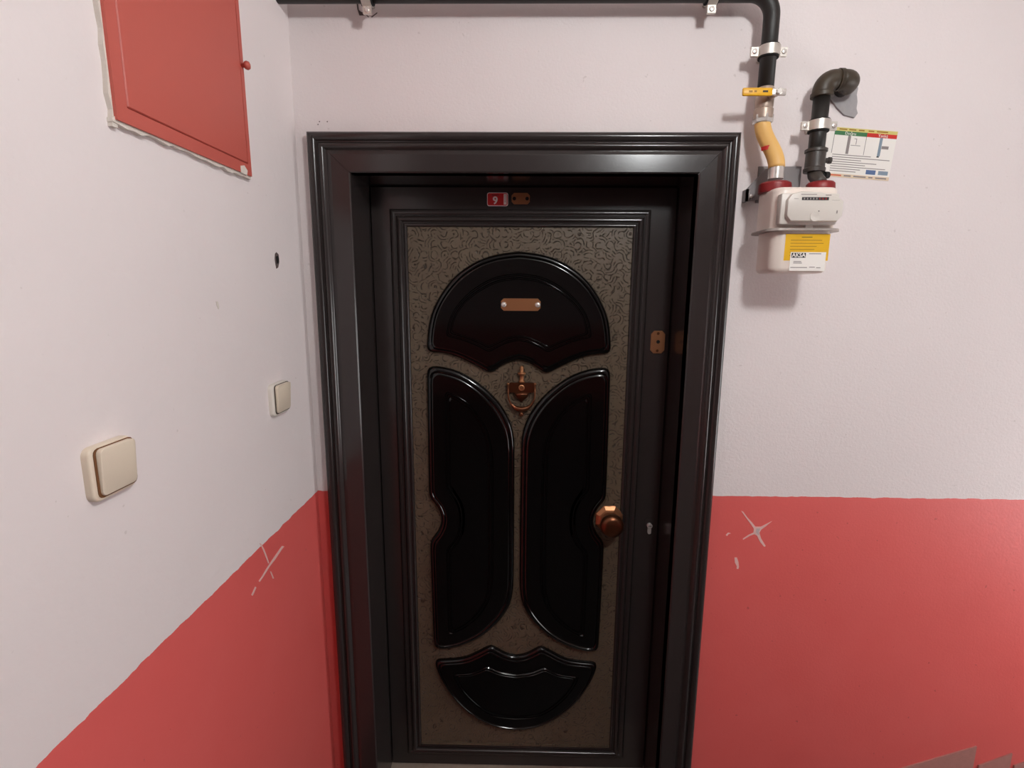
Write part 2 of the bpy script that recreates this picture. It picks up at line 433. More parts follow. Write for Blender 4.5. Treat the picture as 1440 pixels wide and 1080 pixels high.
# fan-shaped top panel
o = half_loop([([(733, 353.5), (702.8, 357), (678.6, 364), (656, 376), (636, 393), (620, 414.5), (608, 438.7), (603, 461), (600.5, 494)], 40),
               ([(600.5, 494), (630, 497), (650, 504), (670.5, 514), (691, 525)], 22),
               ([(691, 525), (703, 515.5), (717, 508.5), (733, 505.5)], 12)])
i = half_loop([([(733, 394), (702.8, 398), (676.6, 410.5), (656, 426.6), (643, 444.7), (637, 465)], 40),
               ([(637, 465), (656, 471), (674.6, 478), (688, 485)], 22),
               ([(688, 485), (699, 479), (715, 472), (733, 469.5)], 12)])
raised(o, i)['label'] = 'fan-shaped gloss black panel with scalloped lower edge'
# tall panels: one drawn, one mirrored
o = loop([([(601, 513.5), (616, 514.3), (635.5, 518), (655, 526), (674.4, 538.6), (694, 556), (709.4, 575.5), (719, 595), (723, 614), (723.6, 630), (723.4, 700), (722.8, 780),
            (722, 821.7), (717.8, 846.7), (703.9, 868.9), (679, 891), (656.7, 902), (634, 908.5), (611, 910)], 90),
          ([(611, 910), (608, 830), (605.5, 757)], 26),
          ([(605.5, 757), (614, 748.6), (620.4, 735), (621, 723), (614, 707.8), (604, 697)], 22),
          ([(604, 697), (602.5, 610), (601, 513.5)], 30)])
i = loop([([(635, 558), (643, 563), (655, 571.5), (665, 581), (678, 604.7), (684, 630), (685.5, 700), (685.5, 780), (684, 826), (677, 846), (666, 861), (652, 873), (638, 881)], 90),
          ([(638, 881), (636.5, 820), (635.5, 772)], 26),
          ([(635.5, 772), (648, 757), (654, 740), (654, 714), (647, 696), (635.5, 681)], 22),
          ([(635.5, 681), (635.2, 620), (635, 558)], 30)])
raised(o, i)['label'] = 'tall gloss black panel with round notch'
mir = lambda q: [Vector((-v.x, v.y)) for v in q]
raised(mir(o), mir(i))['label'] = 'tall gloss black panel with round notch at the knob'
# boat-shaped bottom panel
o = half_loop([([(727, 1023), (695.6, 1017.5), (665, 1002), (640, 980), (623, 955), (614, 936), (612, 925)], 36),
               ([(612, 925), (651, 922), (673, 913), (691, 904)], 22),
               ([(691, 904), (704, 912), (716, 917.5), (728, 919)], 12)])
i = half_loop([([(727, 999.5), (695.6, 996.5), (673, 983), (655, 965), (645, 947)], 36),
               ([(645, 947), (666, 945), (685, 938)], 22),
               ([(685, 938), (703, 945.5), (728, 949)], 12)])
raised(o, i)['label'] = 'boat-shaped gloss black bottom panel'
PY = LY - .004           # face of the tooled sheet

# knocker
K = onY(733.5, 545, PY); kx, kz = K.x, K.z
def kpx(v): return v*1.566/728
kn = obj('knocker', prism_y(rrect(kx-.038, kx+.038, kz-.014, kz+.017, .004, 3), PY-.010, PY), 'brass_dark', door)
kn['label'] = 'copper-brass urn door knocker with viewer hole'
obj('finial', LA((kx, PY-.008, kz+.016), (0, 0, 1), [(0, .006), (.004, .010), (.008, .0075), (.020, .0065), (.026, .010), (.029, .0125), (.032, .0125), (.034, .007), (.040, .0055), (.046, .0065), (.051, .004), (.054, 0)], 16), 'brass', kn, smooth=True)
bm = LA((kx, PY-.002, kz-.014), (0, 0, -1), [(0, .024), (.004, .024), (.012, .021), (.020, .014), (.026, .007), (.030, .004), (.032, 0)], 20)
obj('urn', bm, 'brass_dark', kn, smooth=True)
obj('viewer', LA((kx, PY-.010, kz+.001), (0, -1, 0), [(0, .0095), (.003, .0095), (.004, .007), (.002, .006), (.002, 0)], 20), 'brass', kn, auto=40)
pts = []
for k in range(25):
    a = PI + PI*k/24
    pts.append((kx + .0405*math.cos(a)*(1 if abs(math.cos(a)) < .99 else 1), PY-.016, kz - .020 + .045*math.sin(a)))
pts = [(kx-.0415, PY-.010, kz+.012)] + pts + [(kx+.0415, PY-.010, kz+.012)]
rr = [.003] + [0.0028+.0065*math.sin(PI*k/24)**4 for k in range(25)] + [.003]
obj('swing_ring', tube(bmesh.new(), pts, rr, 10), 'brass_dark', kn, smooth=True)
obj('striker', LA((kx, PY-.012, kz-.068), (0, 0, -1), [(0, .004), (.006, .0045), (.010, .0065), (.015, .0075), (.019, .005), (.021, 0)], 12), 'brass_dark', kn, smooth=True)
for s in (-1, 1): obj('pivot', LA((kx+s*.038, PY-.008, kz+.012), (s, 0, 0), [(0, .004), (.006, .004), (.008, 0)], 10), 'brass', kn, smooth=True)

# knob with eight-sided rose
N = onY(856.5, 729, PY); nx, nz = N.x, N.z
rose = obj('knob_rose', LA((nx, PY, nz), (0, -1, 0), [(0, .047), (.006, .047), (.014, .036), (.016, .030)], 8, PI/8), 'brass', door)
rose['label'] = 'eight-sided copper-brass rose'
kb = obj('door_knob', LA((nx, PY-.014, nz), (0, -1, 0), [(0, .016), (.012, .014), (.020, .018), (.026, .030), (.034, .0365), (.044, .037), (.052, .033), (.058, .024), (.060, .012), (.061, 0)], 32), 'brass_dark', door, auto=50)
kb['label'] = 'round aged brass knob'
# upper keyhole plate
L1 = onY(924.5, 481, LY); lx, lz = L1.x, L1.z
pl = obj('lock_plate', prism_y([(lx-.021, lz-.024), (lx-.012, lz-.034), (lx+.012, lz-.034), (lx+.021, lz-.024), (lx+.021, lz+.024), (lx+.012, lz+.034), (lx-.012, lz+.034), (lx-.021, lz+.024)], LY-.004, LY), 'brass', door)
pl['label'] = 'clipped-corner brass keyhole plate'
obj('keyhole', LA((lx+.001, LY-.0042, lz+.001), (0, -1, 0), [(0, .0055), (.0004, .0055)], 14), 'hole', pl)
for s in (-1, 1): obj('screw', LA((lx, LY-.004, lz+s*.026), (0, -1, 0), [(0, .0042), (.0012, .003), (.0014, 0)], 12), 'brass_dark', pl)
# lower cylinder lock
L2 = onY(912.5, 742, LY); lx, lz = L2.x, L2.z
pl = obj('lock_plate', prism_y(rrect(lx-.016, lx+.016, lz-.034, lz+.034, .012), LY-.003, LY), 'leaf', door)
pl['label'] = 'dark lower lock plate'
obj('lock_cylinder', prism_y(rrect(lx-.0055, lx+.0055, lz-.018, lz+.004, .005), LY-.009, LY-.003), 'steel', pl)
obj('lock_cylinder', LA((lx, LY-.003, lz+.010), (0, -1, 0), [(0, .0085), (.008, .0085), (.0085, .0078)], 18), 'steel', pl, auto=40)
obj('keyhole', BX(lx-.005, lx+.005, LY-.0118, LY-.0112, lz+.0092, lz+.0112), 'hole', pl)

# plates and plaque fixed on the door
P9a, P9b = onY(685, 271, LY), onY(714.5, 290, LY)
c = (P9a+P9b)/2; hw = (P9b.x-P9a.x)/2; hh = (P9a.z-P9b.z)/2
t = thing('door_number_plaque', 'small red plaque with white number 9 above the door panel', 'plaque', (c.x, LY, c.z))
obj('rim', prism_y(rrect(-hw, hw, -hh, hh, .006), -.002, 0), 'plaque_white', t)
obj('face', prism_y(rrect(-hw+.0016, hw-.0016, -hh+.0016, hh-.0016, .005), -.0026, -.0005), 'plaque', t)
obj('white_strip', BX(hw*.58, hw*.86, -.0030, -.002, -hh*.78, hh*.78), 'plaque_white', t)
for k in range(6): obj('mark', BX(hw*.66, hw*.79, -.0033, -.0028, hh*(.60-.20*k), hh*(.68-.20*k)), 'ink_grey', t)
text_mesh('number', '9', .029, 'plaque_white', t, (-hw*.22, -.0032, -hh*.22), (PI/2, 0, 0), .0004, .0008)
obj('mark', BX(-hw*.55, hw*.12, -.0030, -.0026, hh*.52, hh*.72), 'red_cap', t)
def plate(name, label, x0, y0, x1, y1, Y, chamfer):
    a, b = onY(x0, y0, Y), onY(x1, y1, Y); c = (a+b)/2; hw = (b.x-a.x)/2; hh = (a.z-b.z)/2
    t = thing(name, label, 'plate', (c.x, Y, c.z)); k = chamfer
    obj('face', prism_y([(-hw, -hh+k), (-hw+k, -hh), (hw-k, -hh), (hw, -hh+k), (hw, hh-k), (hw-k, hh), (-hw+k, hh), (-hw, hh-k)], -.0025, 0), 'brass', t)
    return t, hw, hh
t, hw, hh = plate('nameplate', 'small blank brass plate with two dark holes beside the number plaque', 719.5, 271.5, 745, 287.5, LY, .007)
for s in (-1, 1): obj('screw_hole', LA((s*hw*.70, -.0025, 0), (0, -1, 0), [(0, .0052), (.0005, .0052)], 14), 'hole', t)
t, hw, hh = plate('nameplate', 'wide blank brass plate with two bright screws on the fan-shaped panel', 704.5, 419.5, 760, 437.3, LY-.018, .008)
for s in (-1, 1): obj('screw', LA((s*hw*.86, -.0025, 0), (0, -1, 0), [(0, .0085), (.002, .0075), (.0038, .0045), (.0042, 0)], 16), 'steel', t, smooth=True)

# ------------------------------------------------------------------ left wall: cabinet, switches
CXF = XL + .012
bl, br = onX(159, 166, CXF), onX(354.5, 248, CXF)
cz0 = (bl.z+br.z)/2; cya, cyb = (bl.y+onX(161, 80, CXF).y)/2, br.y; cz1 = cz0 + .62
t = thing('meter_cabinet', 'coral red painted metal cabinet set in the white wall', 'cabinet', (XL, (cya+cyb)/2, cz0))
def put(n, bm, m, parent, **k): return rel(obj(n, bm, m, **k), parent)
fr = .022
bm = bmesh.new()
for a in ((cya, cya+fr, cz0, cz1), (cyb-.012, cyb, cz0, cz1), (cya+fr, cyb-.012, cz0, cz0+fr), (cya+fr, cyb-.012, cz1-fr, cz1)):
    box(bm, XL-.005, CXF, *a)
put('frame', bm, 'cabinet', t)
put('back', BX(XL-.004, XL+.004, cya+fr, cyb-.012, cz0+fr, cz1-fr), 'cabinet', t)
dr = put('cabinet_door', rbox(XL+.0045, CXF-.0003, cya+fr+.003, cyb-.0125, cz0+fr+.002, cz1-fr-.003, .0015, 1), 'cabinet', t)
kp = onX(340, 92, CXF)
kbm = LA((CXF, kp.y, kp.z), (1, 0, 0), [(0, .004), (.005, .004), (.007, .007), (.011, .0085), (.015, .007), (.017, .003), (.0175, 0)], 16)
ko = obj('knob', kbm, 'cabinet', smooth=True); ko.data.transform(Matrix.Translation(-t.location)); ko.parent = dr
def jag(n, a, b, amp): return [a+(b-a)*k/n + random.uniform(-amp, amp)*(0 < k < n) for k in range(n+1)]
# rough plaster run around the cabinet
ys = jag(26, cya-.005, cyb+.001, .002)
low = [(y, cz0-.005+random.uniform(-.003, .003)) for y in ys]; up = [(y, cz0+.004+random.uniform(-.003, .006)) for y in reversed(ys)]
put('plaster_edge', prism_x(low+up, XL-.001, XL+.0085), 'plaster', t)
zs = jag(30, cz0-.010, cz1, .002)
lo = [(cya-.003+random.uniform(-.003, .002), z) for z in zs]; hi = [(cya+.006+random.uniform(-.004, .002), z) for z in reversed(zs)]
put('plaster_edge', prism_x(lo+hi, XL-.001, XL+.0072), 'plaster', t)
put('paint_chip', prism_x([(cyb-.045, cz0+.012), (cyb-.03, cz0+.016), (cyb-.018, cz0+.008), (cyb-.022, cz0-.002), (cyb-.045, cz0-.001)], CXF-.002, CXF+.0008), 'plaster', t)

def switch(label, pix, ma, grime, rk):
    q = [onX(x, y, XL+.010) for x, y in pix]      # left-bottom, left-top, right-top, right-bottom
    ya = (q[0].y+q[1].y)/2; yb = (q[2].y+q[3].y)/2; za = (q[0].z+q[3].z)/2; zb = (q[1].z+q[2].z)/2
    hy, hz = (yb-ya)/2, (zb-za)/2
    t = thing('light_switch', label, 'switch', (XL, (ya+yb)/2, (za+zb)/2))
    bm = rbox(0, .011, -hy, hy, -hz, hz, .012, 4, 0); bmesh.ops.bevel(bm, geom=[e for e in bm.edges if all(v.co.x > .0109 for v in e.verts)], offset=.0035, segments=3, profile=.5, affect='EDGES')
    obj('plate', bm, ma, t, auto=40)
    k = .80
    obj('grime_line', rbox(.009, .0122, -hy*.82, hy*.97, -hz*.88, hz*.93, .008, 3, 0), grime, t)
    bm = rbox(.008, .0175, -hy*.73, hy*.87, -hz*.82, hz*.90, .007, 3, 0)
    for v in bm.verts:
        if v.co.x > .017: v.co.x += .0025*v.co.z/hz
    bmesh.ops.bevel(bm, geom=[e for e in bm.edges if all(v.co.x > .0135 for v in e.verts)], offset=.0015, segments=2, profile=.5, affect='EDGES')
    obj('rocker', bm, rk, t, auto=40)
    return t
switch('yellowed cream light switch with brown grime lines, on the wall below the red cabinet', [(133, 709), (120.5, 629), (186, 613), (193, 681)], 'switch', 'grime', 'switch')
switch('pale light switch near the wall corner beside the door casing', [(386, 587), (381, 541), (405, 534.5), (408, 576)], 'switch_pale', 'grime_dark', 'switch')

# marks in the plaster: parts of their walls
def markY(name, pix, m, d=.0008, parent=wf):
    q = [onY(x, y, WY) for x, y in pix]; return obj(name, prism_y([(v.x, v.z) for v in q], WY-d, WY+.001), m, parent)
def markX(name, pix, m, d=.0008, parent=wl):
    q = [onX(x, y, XL) for x, y in pix]; return obj(name, prism_x([(v.y, v.z) for v in q], XL-.001, XL+d), m, parent)
C1 = lambda x, y: (1010+x/9, 700+y/9)
star = [(290, 165), (315, 175), (370, 250), (430, 315), (470, 365), (540, 365), (600, 335), (680, 295), (600, 360), (545, 400), (520, 440), (540, 510), (600, 610), (580, 620), (530, 560), (490, 480), (455, 460), (400, 480), (315, 530), (310, 518), (380, 470), (445, 440), (450, 390), (420, 345), (360, 265)]
markY('paint_scratch', [C1(*p) for p in star], 'scratch')
core = [(480, 385), (530, 385), (510, 430), (520, 470), (500, 465), (475, 435)]
markY('paint_scratch', [C1(*p) for p in core], 'scratch_grey', .0012)
markY('paint_chip', [C1(*p) for p in [(205, 755), (235, 755), (255, 810), (262, 870), (255, 900), (232, 898), (235, 865), (210, 820)]], 'scratch')
markY('paint_chip', [C1(*p) for p in [(95, 470), (125, 440), (160, 450), (130, 458), (110, 485)]], 'scratch')
C2 = lambda x, y: (340+x/9, 740+y/9)
markX('paint_scratch', [C2(*p) for p in [(505, 250), (535, 255), (500, 300), (420, 420), (350, 510), (320, 560), (270, 640), (225, 705), (212, 695), (260, 620), (300, 550), (340, 490), (400, 400), (470, 300)]], 'scratch')
markX('paint_scratch', [C2(*p) for p in [(165, 765), (182, 775), (150, 850), (135, 880), (118, 870), (140, 825)]], 'scratch')
markX('paint_scratch', [C2(*p) for p in [(225, 215), (245, 225), (280, 290), (315, 380), (345, 470), (330, 470), (300, 390), (270, 310)]], 'scratch')
markX('paint_scratch', [C2(*p) for p in [(355, 570), (370, 575), (405, 660), (390, 665)]], 'scratch')
markX('wall_hole', [(386.5, 357), (388.5, 354.5), (391.5, 358), (392.5, 368), (391, 376), (388.5, 378), (387, 371), (386, 364)], 'crack', .0006)
markX('wall_hole', [(387.5, 361), (390, 359.5), (392, 364), (391, 370), (388.5, 371)], 'hole', .001)
markX('wall_chip', [(303.5, 424), (306, 424), (308, 432), (307, 435), (304.5, 430)], 'plaster')
C3 = lambda x, y: (420+x/4.5, y/4.5)
markY('crack', [C3(*p) for p in [(366, 20), (376, 22), (380, 62), (395, 75), (420, 85), (418, 98), (385, 98), (372, 60)]], 'crack')
markY('crack', [C3(*p) for p in [(425, 86), (445, 108), (441, 111), (421, 90)]], 'crack')
markY('crack', [C3(*p) for p in [(458, 108), (497, 78), (498, 84), (464, 111)]], 'crack')
for x, y in ((446, 175), (448, 171), (459, 171)): markY('crack', [(x, y), (x+2.2, y-.9), (x+1.6, y+1.2)], 'crack')

# ------------------------------------------------------------------ gas pipes
GY = WY - .055            # pipe axis distance
PR = .0185
top = onY(1079, 95, GY); vx = top.x
hz_ = onY(760, -8.5, GY).z
valve_top = onY(1079, 124, GY).z
path = [(XL-.02, GY, hz_)] + fillet((XL, GY, hz_), (vx, GY, hz_), (vx, GY, 1.8), .05, 12) + [(vx, GY, valve_top)]
tag(obj('gas_pipe', T(path, PR, 24), 'pipe', smooth=True), 'black gas pipe running over the door and bending down to the valve', 'pipe')
def clamp(label, c, axis, lug, band='zinc', rb=True):
    """two-piece pipe clamp; axis: pipe direction, lug: direction of the ears"""
    t = thing('pipe_clamp', label, 'clamp', c); ax = Vector(axis); lg = Vector(lug); w = .011
    if rb: obj('rubber_lining', LA(-ax*.014, ax, [(0, PR+.0005), (0, PR+.005), (.028, PR+.005), (.028, PR+.0005)], 24), 'rubber', t, auto=40)
    obj('band', LA(-ax*w, ax, [(0, PR+.003), (0, PR+.0075), (2*w, PR+.0075), (2*w, PR+.003)], 28), band, t, auto=40)
    for s in (-1, 1):
        p0 = lg*s*(PR+.006); p1 = lg*s*(PR+.024); up = ax*w*.9; d = Vector((0, .004, 0))
        bm = bmesh.new(); vs_ = [bm.verts.new(p+a*up+b*d) for p in (p0, p1) for a in (-1, 1) for b in (-1, 1)]
        bmesh.ops.convex_hull(bm, input=vs_)
        e = obj('ear', bm, band, t)
        obj('screw', LA(lg*s*(PR+.016)+Vector((0, -.004, 0)), (0, -1, 0), [(0, .006), (.003, .0055), (.004, .003), (.0035, 0)], 12), 'steel', e, auto=40)
    obj('stud', T([(0, PR+.004, 0), (0, WY-c[1], 0)], .005, 10), 'zinc', t, smooth=True)
    return t
z = onY(1079, 73.5, GY).z
clamp('metal clamp with two screw ears on the pipe above the yellow valve', (vx, GY, z), (0, 0, 1), (1, 0, 0))
z = None
c1 = onY(1001, 0, GY); clamp('metal clamp on the overhead pipe close to its bend', (c1.x, GY, hz_), (1, 0, 0), (0, 0, 1))
c2 = onY(516, 0, GY); clamp('metal clamp on the overhead pipe above the plaster cracks', (c2.x, GY, hz_), (1, 0, 0), (0, 0, 1))

# valve
z0, z1 = onY(1080, 168, GY).z, valve_top
vz = onY(1080, 139, GY).z
t = thing('gas_valve', 'nickel gas valve with yellow lever handle', 'valve', (vx, GY, z0))
H = z1 - z0
obj('body', LA((0, 0, 0), (0, 0, 1), [(0, .019), (0, .022), (H*.12, .0225), (H*.30, .0225), (H*.34, .020), (H*.42, .021), (H*.62, .0215), (H*.70, .020), (H*.76, .021), (H*.95, .0205), (H, .019)], 24), 'nickel', t, auto=35)
obj('hex_nut', LA((0, 0, -.010), (0, 0, 1), [(0, .021), (.002, .0235), (.018, .0235), (.020, .021)], 6), 'steel', t)
st = vz - z0
obj('stem', LA((.006, -.018, st), (0, -1, 0), [(0, .009), (.018, .009), (.022, .007)], 16), 'nickel', t, auto=40)
hd = obj('handle', rbox(-.072, -.002, -.048, -.040, st-.009, st+.009, .0035, 2), 'yellow', t, auto=40)
obj('handle_plate', rbox(-.004, .030, -.046, -.0385, st-.0075, st+.0075, .002, 2), 'steel', t, auto=40)
obj('handle_nut', LA((.012, -.046, st), (0, -1, 0), [(0, .008), (.005, .008), (.006, .006)], 6), 'steel', t)
obj('hub', LA((.010, -.034, st), (0, -1, 0), [(0, .008), (.006, .008)], 12), 'steel', t)
for k, (a, b) in enumerate(((-.058, -.050), (-.046, -.040), (-.026, -.014))): obj('mark', BX(a, b, -.0484, -.0478, st-.002, st+.002), 'ink_brown' if k < 2 else 'ink', hd)

# meter geometry: stands off the wall on the bracket
MY0, MY1 = 1.262, 1.372       # front and back of the housing
MX0, MX1 = onY(1061, 350, MY1-.02).x, onY(1174, 300, MY0+.02).x; print('METER', MX0, MX1)
MC = (MX0+MX1)/2
mz_top = onY(1140, 262, MY0).z; mz_fl = onY(1140, 323, MY0).z; mz_bot = onY(1140, 384, MY0+.01).z
capz = mz_top
HX = onY(1091, 246, 1.33).x; HY = 1.330
# hose
hz0 = onY(1081, 172, GY).z; hz1 = onY(1091, 236, HY).z
a, b = Vector((vx, GY, hz0)), Vector((HX, HY, hz1)); pts = []
for k in range(21):
    s = k/20; e = s*s*(3-2*s); pts.append((a.x+(b.x-a.x)*e, a.y+(b.y-a.y)*e, a.z+(b.z-a.z)*s))
t = thing('gas_hose', 'yellow gas hose between the valve and the meter inlet', 'hose', (HX, HY, hz1))
put('hose', T(pts, .0185, 24), 'hose', t, smooth=True)
put('ferrule', LA((HX, HY, hz1+.002), (0, 0, -1), [(0, .0165), (0, .0175), (.028, .0175), (.028, .0165)], 24), 'steel', t, auto=40)
rt = onY(1080.5, 206.5, GY-.012)
bm = LA((pts[10][0]-.004, pts[10][1], pts[10][2]-.004), (.15, 0, -1), [(0, .0188), (.009, .0188)], 24)
for v in list(bm.verts):
    if v.co.y > pts[10][1]-.004 or v.co.x > pts[10][0]+.004: bm.verts.remove(v)
put('red_band', bm, 'red_tag', t)

# bracket behind the meter
zb0, zb1 = capz-.012, onY(1140, 238, 1.40).z
t = thing('meter_bracket', 'dark grey steel bracket behind the gas meter', 'bracket', (MC, WY, zb0))
pa = onY(1057, 252, 1.37); pb = onY(1081, 237, 1.40)
xl_ = pa.x
put('back_plate', BX(xl_+.035, MX1-.02, WY-.004, WY, zb0, zb1+.01), 'bracket', t)
put('shelf', prism_y([(xl_, zb0), (xl_, zb0+.030), (xl_+.045, zb1), (MX1-.035, zb1), (MX1-.035, zb0+.006), (xl_+.03, zb0+.004)], 1.394, 1.400), 'bracket', t)
put('arm', BX(xl_, xl_+.006, 1.394, WY, zb0, zb0+.03), 'bracket', t)
put('arm', BX(MX1-.045, MX1-.039, 1.398, WY, zb0, zb1), 'bracket', t)
put('tongue', BX(HX+.038, HX+.058, 1.33, 1.395, capz+.003, capz+.010), 'flange', t)
put('bolt', LA((xl_+.012, 1.394, zb0+.012), (0, -1, 0), [(0, .005), (.004, .004), (.0045, 0)], 10), 'steel', t)

# second pipe: from the meter up, across and into the wall
BXp = onY(1150, 190, GY).x; elz = onY(1150, 112, GY).z; EX = onY(1200, 115, GY).x
fz0 = onY(1151, 240, GY).z
t = thing('outlet_pipe', 'black gas pipe from the meter with two iron elbows into the wall', 'pipe', (BXp, GY, fz0))
put('pipe', T([(BXp, GY, fz0), (BXp, GY, elz-.03)], PR, 24), 'pipe', t, smooth=True)
ER = .0225
e1 = fillet((BXp, GY, elz-.2), (BXp, GY, elz), (BXp+.2, GY, elz), .026, 10)
put('elbow', T([(BXp, GY, elz-.034)]+e1+[(BXp+.036, GY, elz)], ER, 24), 'iron', t, smooth=True)
put('elbow_collar', LA((BXp, GY, elz-.040), (0, 0, 1), [(0, ER), (.001, ER+.0028), (.009, ER+.0028), (.010, ER)], 24), 'iron', t, auto=40)
put('elbow_collar', LA((BXp+.032, GY, elz), (1, 0, 0), [(0, ER), (.001, ER+.002), (.007, ER+.002), (.008, ER)], 24), 'iron', t, auto=40)
put('nipple', T([(BXp+.03, GY, elz), (EX-.03, GY, elz)], .021, 20), 'iron', t, smooth=True)
e2 = fillet((EX-.2, GY, elz), (EX, GY, elz), (EX, GY+.2, elz-.02), .024, 10)
put('elbow', T([(EX-.034, GY, elz)]+e2+[(EX, GY+.030, elz-.003)], ER, 24), 'iron', t, smooth=True)
put('elbow_collar', LA((EX-.036, GY, elz), (1, 0, 0), [(0, ER), (.001, ER+.002), (.007, ER+.002), (.008, ER)], 24), 'iron', t, auto=40)
put('pipe_end', T([(EX, GY+.02, elz-.002), (EX, WY+.03, elz-.008)], .018, 20), 'pipe', t, smooth=True)
q0, q1 = onY(1151, 240, GY).z, onY(1151, 208, GY).z
put('union', LA((BXp, GY, q0-.004), (0, 0, 1), [(0, .020), (0, .0245), ((q1-q0)*.15, .0250), ((q1-q0)*.2, .0225), ((q1-q0)*.85, .0225), ((q1-q0)*.88, .0255), (q1-q0, .0255), (q1-q0+.003, .020)], 24), 'fitting', t, auto=40)
put('test_nipple', LA((BXp+.02, GY, (q0*.55+q1*.45)), (1, 0, 0), [(0, .006), (.012, .006), (.012, .008), (.018, .008), (.018, 0)], 10), 'fitting', t)
put('test_nipple', LA((BXp+.014, GY, q0-.012), (1, .1, .1), [(0, .006), (.012, .006), (.013, .009), (.024, .008), (.025, 0)], 10), 'rubber', t)
OX_ = onY(1152, 262, 1.33).x
put('tail_piece', T([(OX_, 1.325, capz+.017), (OX_, 1.330, capz+.022), (BXp, GY-.004, q0-.012), (BXp, GY, q0)], .0155, 20), 'fitting', t, smooth=True)
zc = onY(1150, 177.5, GY).z
clamp('pale clamp with square ear on the meter outlet pipe', (BXp, GY, zc), (0, 0, 1), (1, 0, 0))
# cement patch where the pipe enters the wall
C4 = lambda x, y: (1020+x/5.143, y/5.143)
patch = [C4(*p) for p in [(725, 640), (760, 610), (830, 590), (900, 600), (950, 640), (940, 690), (945, 740), (938, 790), (947, 825), (925, 855), (850, 835), (800, 785), (750, 715)]]
tag(markY('cement_patch', patch, 'cement', .006, None), 'rough grey cement patch around the pipe hole in the wall', 'patch')

# ------------------------------------------------------------------ gas meter
t = thing('gas_meter', 'cream household gas meter with red caps and yellow warning label', 'meter', (MC, (MY0+MY1)/2, mz_bot))
def shell(x0, x1, y0, y1, z0, z1, rv, rt_, top):
    bm = rbox(x0, x1, y0, y1, z0, z1, rv, 5, 2)
    zz = z1 if top else z0
    bmesh.ops.bevel(bm, geom=[e for e in bm.edges if all(abs(v.co.z-zz) < 1e-5 for v in e.verts)], offset=rt_, segments=4, profile=.5, affect='EDGES')
    return bm
put('upper_housing', shell(MX0, MX1, MY0, MY1, mz_fl, mz_top, .026, .010, True), 'meter', t, auto=50)
put('lower_housing', shell(MX0+.006, MX1-.006, MY0+.004, MY1-.004, mz_bot, mz_fl, .024, .012, False), 'meter', t, auto=50)
put('seam_flange', shell(MX0-.010, MX1+.010, MY0-.010, MY1+.008, mz_fl-.003, mz_fl+.003, .030, .002, True), 'flange', t, auto=50)
put('inlet_cap', LA((HX, HY, capz-.003), (0, 0, 1), [(0, .036), (.010, .037), (.020, .036), (.024, .031), (.026, .016)], 28), 'red_cap', t, auto=45)
put('outlet_cap', LA((OX_, 1.325, capz-.003), (0, 0, 1), [(0, .031), (.010, .032), (.020, .031), (.024, .027), (.026, .016)], 28), 'red_cap', t, auto=45)
# counter box
IY = MY0 - .030
ia, ib = onY(1110, 268, IY), onY(1184, 311, IY)
ix0, ix1, iz1, iz0 = ia.x, ib.x, ia.z-.001, ib.z
put('index_base', rbox(ix0-.010, ix1-.004, IY+.012, MY0+.004, iz0-.006, iz1-.002, .004, 2), 'index_side', t, auto=40)
poly = [(ix0, iz0+.012), (ix0+.010, iz0), (ix1-.010, iz0), (ix1, iz0+.012), (ix1, iz1-.022), (ix1-.012, iz1-.012), (ix1-.05, iz1-.002), (ix0+.03, iz1), (ix0+.008, iz1-.006), (ix0, iz1-.018)]
bm = prism_y(poly, IY, IY+.016)
bmesh.ops.bevel(bm, geom=[e for e in bm.edges if all(v.co.y < IY+1e-5 for v in e.verts)], offset=.003, segments=2, profile=.5, affect='EDGES')
ix = put('index_cover', bm, 'index', t, auto=40)
def onface(n, bm, m, par, top_):
    o = obj(n, bm, m); o.data.transform(Matrix.Translation(-top_.location)); o.parent = par; return o
iw = ix1-ix0; ih = iz1-iz0
F_ = lambda u0, u1, v0, v1, d=.0005: BX(ix0+iw*u0, ix0+iw*u1, IY-d, IY+.001, iz0+ih*v0, iz0+ih*v1)
win_ = onface('counter_window', F_(.24, .72, .70, .80), 'ink', ix, t)
for k in range(8): onface('digit', F_(.27+.055*k, .295+.055*k, .72, .78, .0009), 'ink_grey' if k < 5 else 'red_cap', ix, t)
for a in ((.22, .50, .885, .905), (.66, .76, .86, .885), (.10, .18, .745, .755), (.78, .92, .70, .705)): onface('mark', F_(*a), 'ink_grey', ix, t)
onface('mark', F_(.885, .90, .26, .36), 'ink_grey', ix, t); onface('mark', F_(.555, .575, .32, .35), 'ink', ix, t)
sl = LA((ix0+iw*.50, IY+.0005, iz0+ih*.15), (0, -1, 0), [(0, .0105), (.002, .0105), (.0015, .008), (.0005, 0)], 20)
onface('seal', sl, 'index_side', ix, t)
put('bracket_tab', BX(ix0+iw*.45, ix0+iw*.58, MY0-.008, MY0+.004, mz_fl+.002, iz0), 'index', t)
# labels on the lower housing
LF = MY0 + .004
la, lb = onY(1105.5, 327, LF), onY(1164, 363, LF)
lx0, lx1, lz1, lz0 = la.x, lb.x, la.z-.003, lb.z-.006
put('yellow_label', BX(lx0, lx1, LF-.0006, LF+.001, lz0, lz1), 'yellow_label', t)
lw, lh = lx1-lx0, lz1-lz0
yl = [o for o in t.children if o.name.startswith('yellow_label')][0]
for k in range(7):
    u0, u1 = (.36, .60) if k == 0 else (.12, .12+random.uniform(.55, .76))
    onface('text_line', BX(lx0+lw*u0, lx0+lw*u1, LF-.0009, LF, lz1-lh*(.11+.115*k)-.0013, lz1-lh*(.11+.115*k)), 'ink' if k == 0 else 'ink_brown', yl, t)
wa, wb = onY(1112, 354.5, LF-.001), onY(1159, 381, LF-.001)
wx0, wx1, wz1, wz0 = wa.x, wb.x, wa.z, wb.z
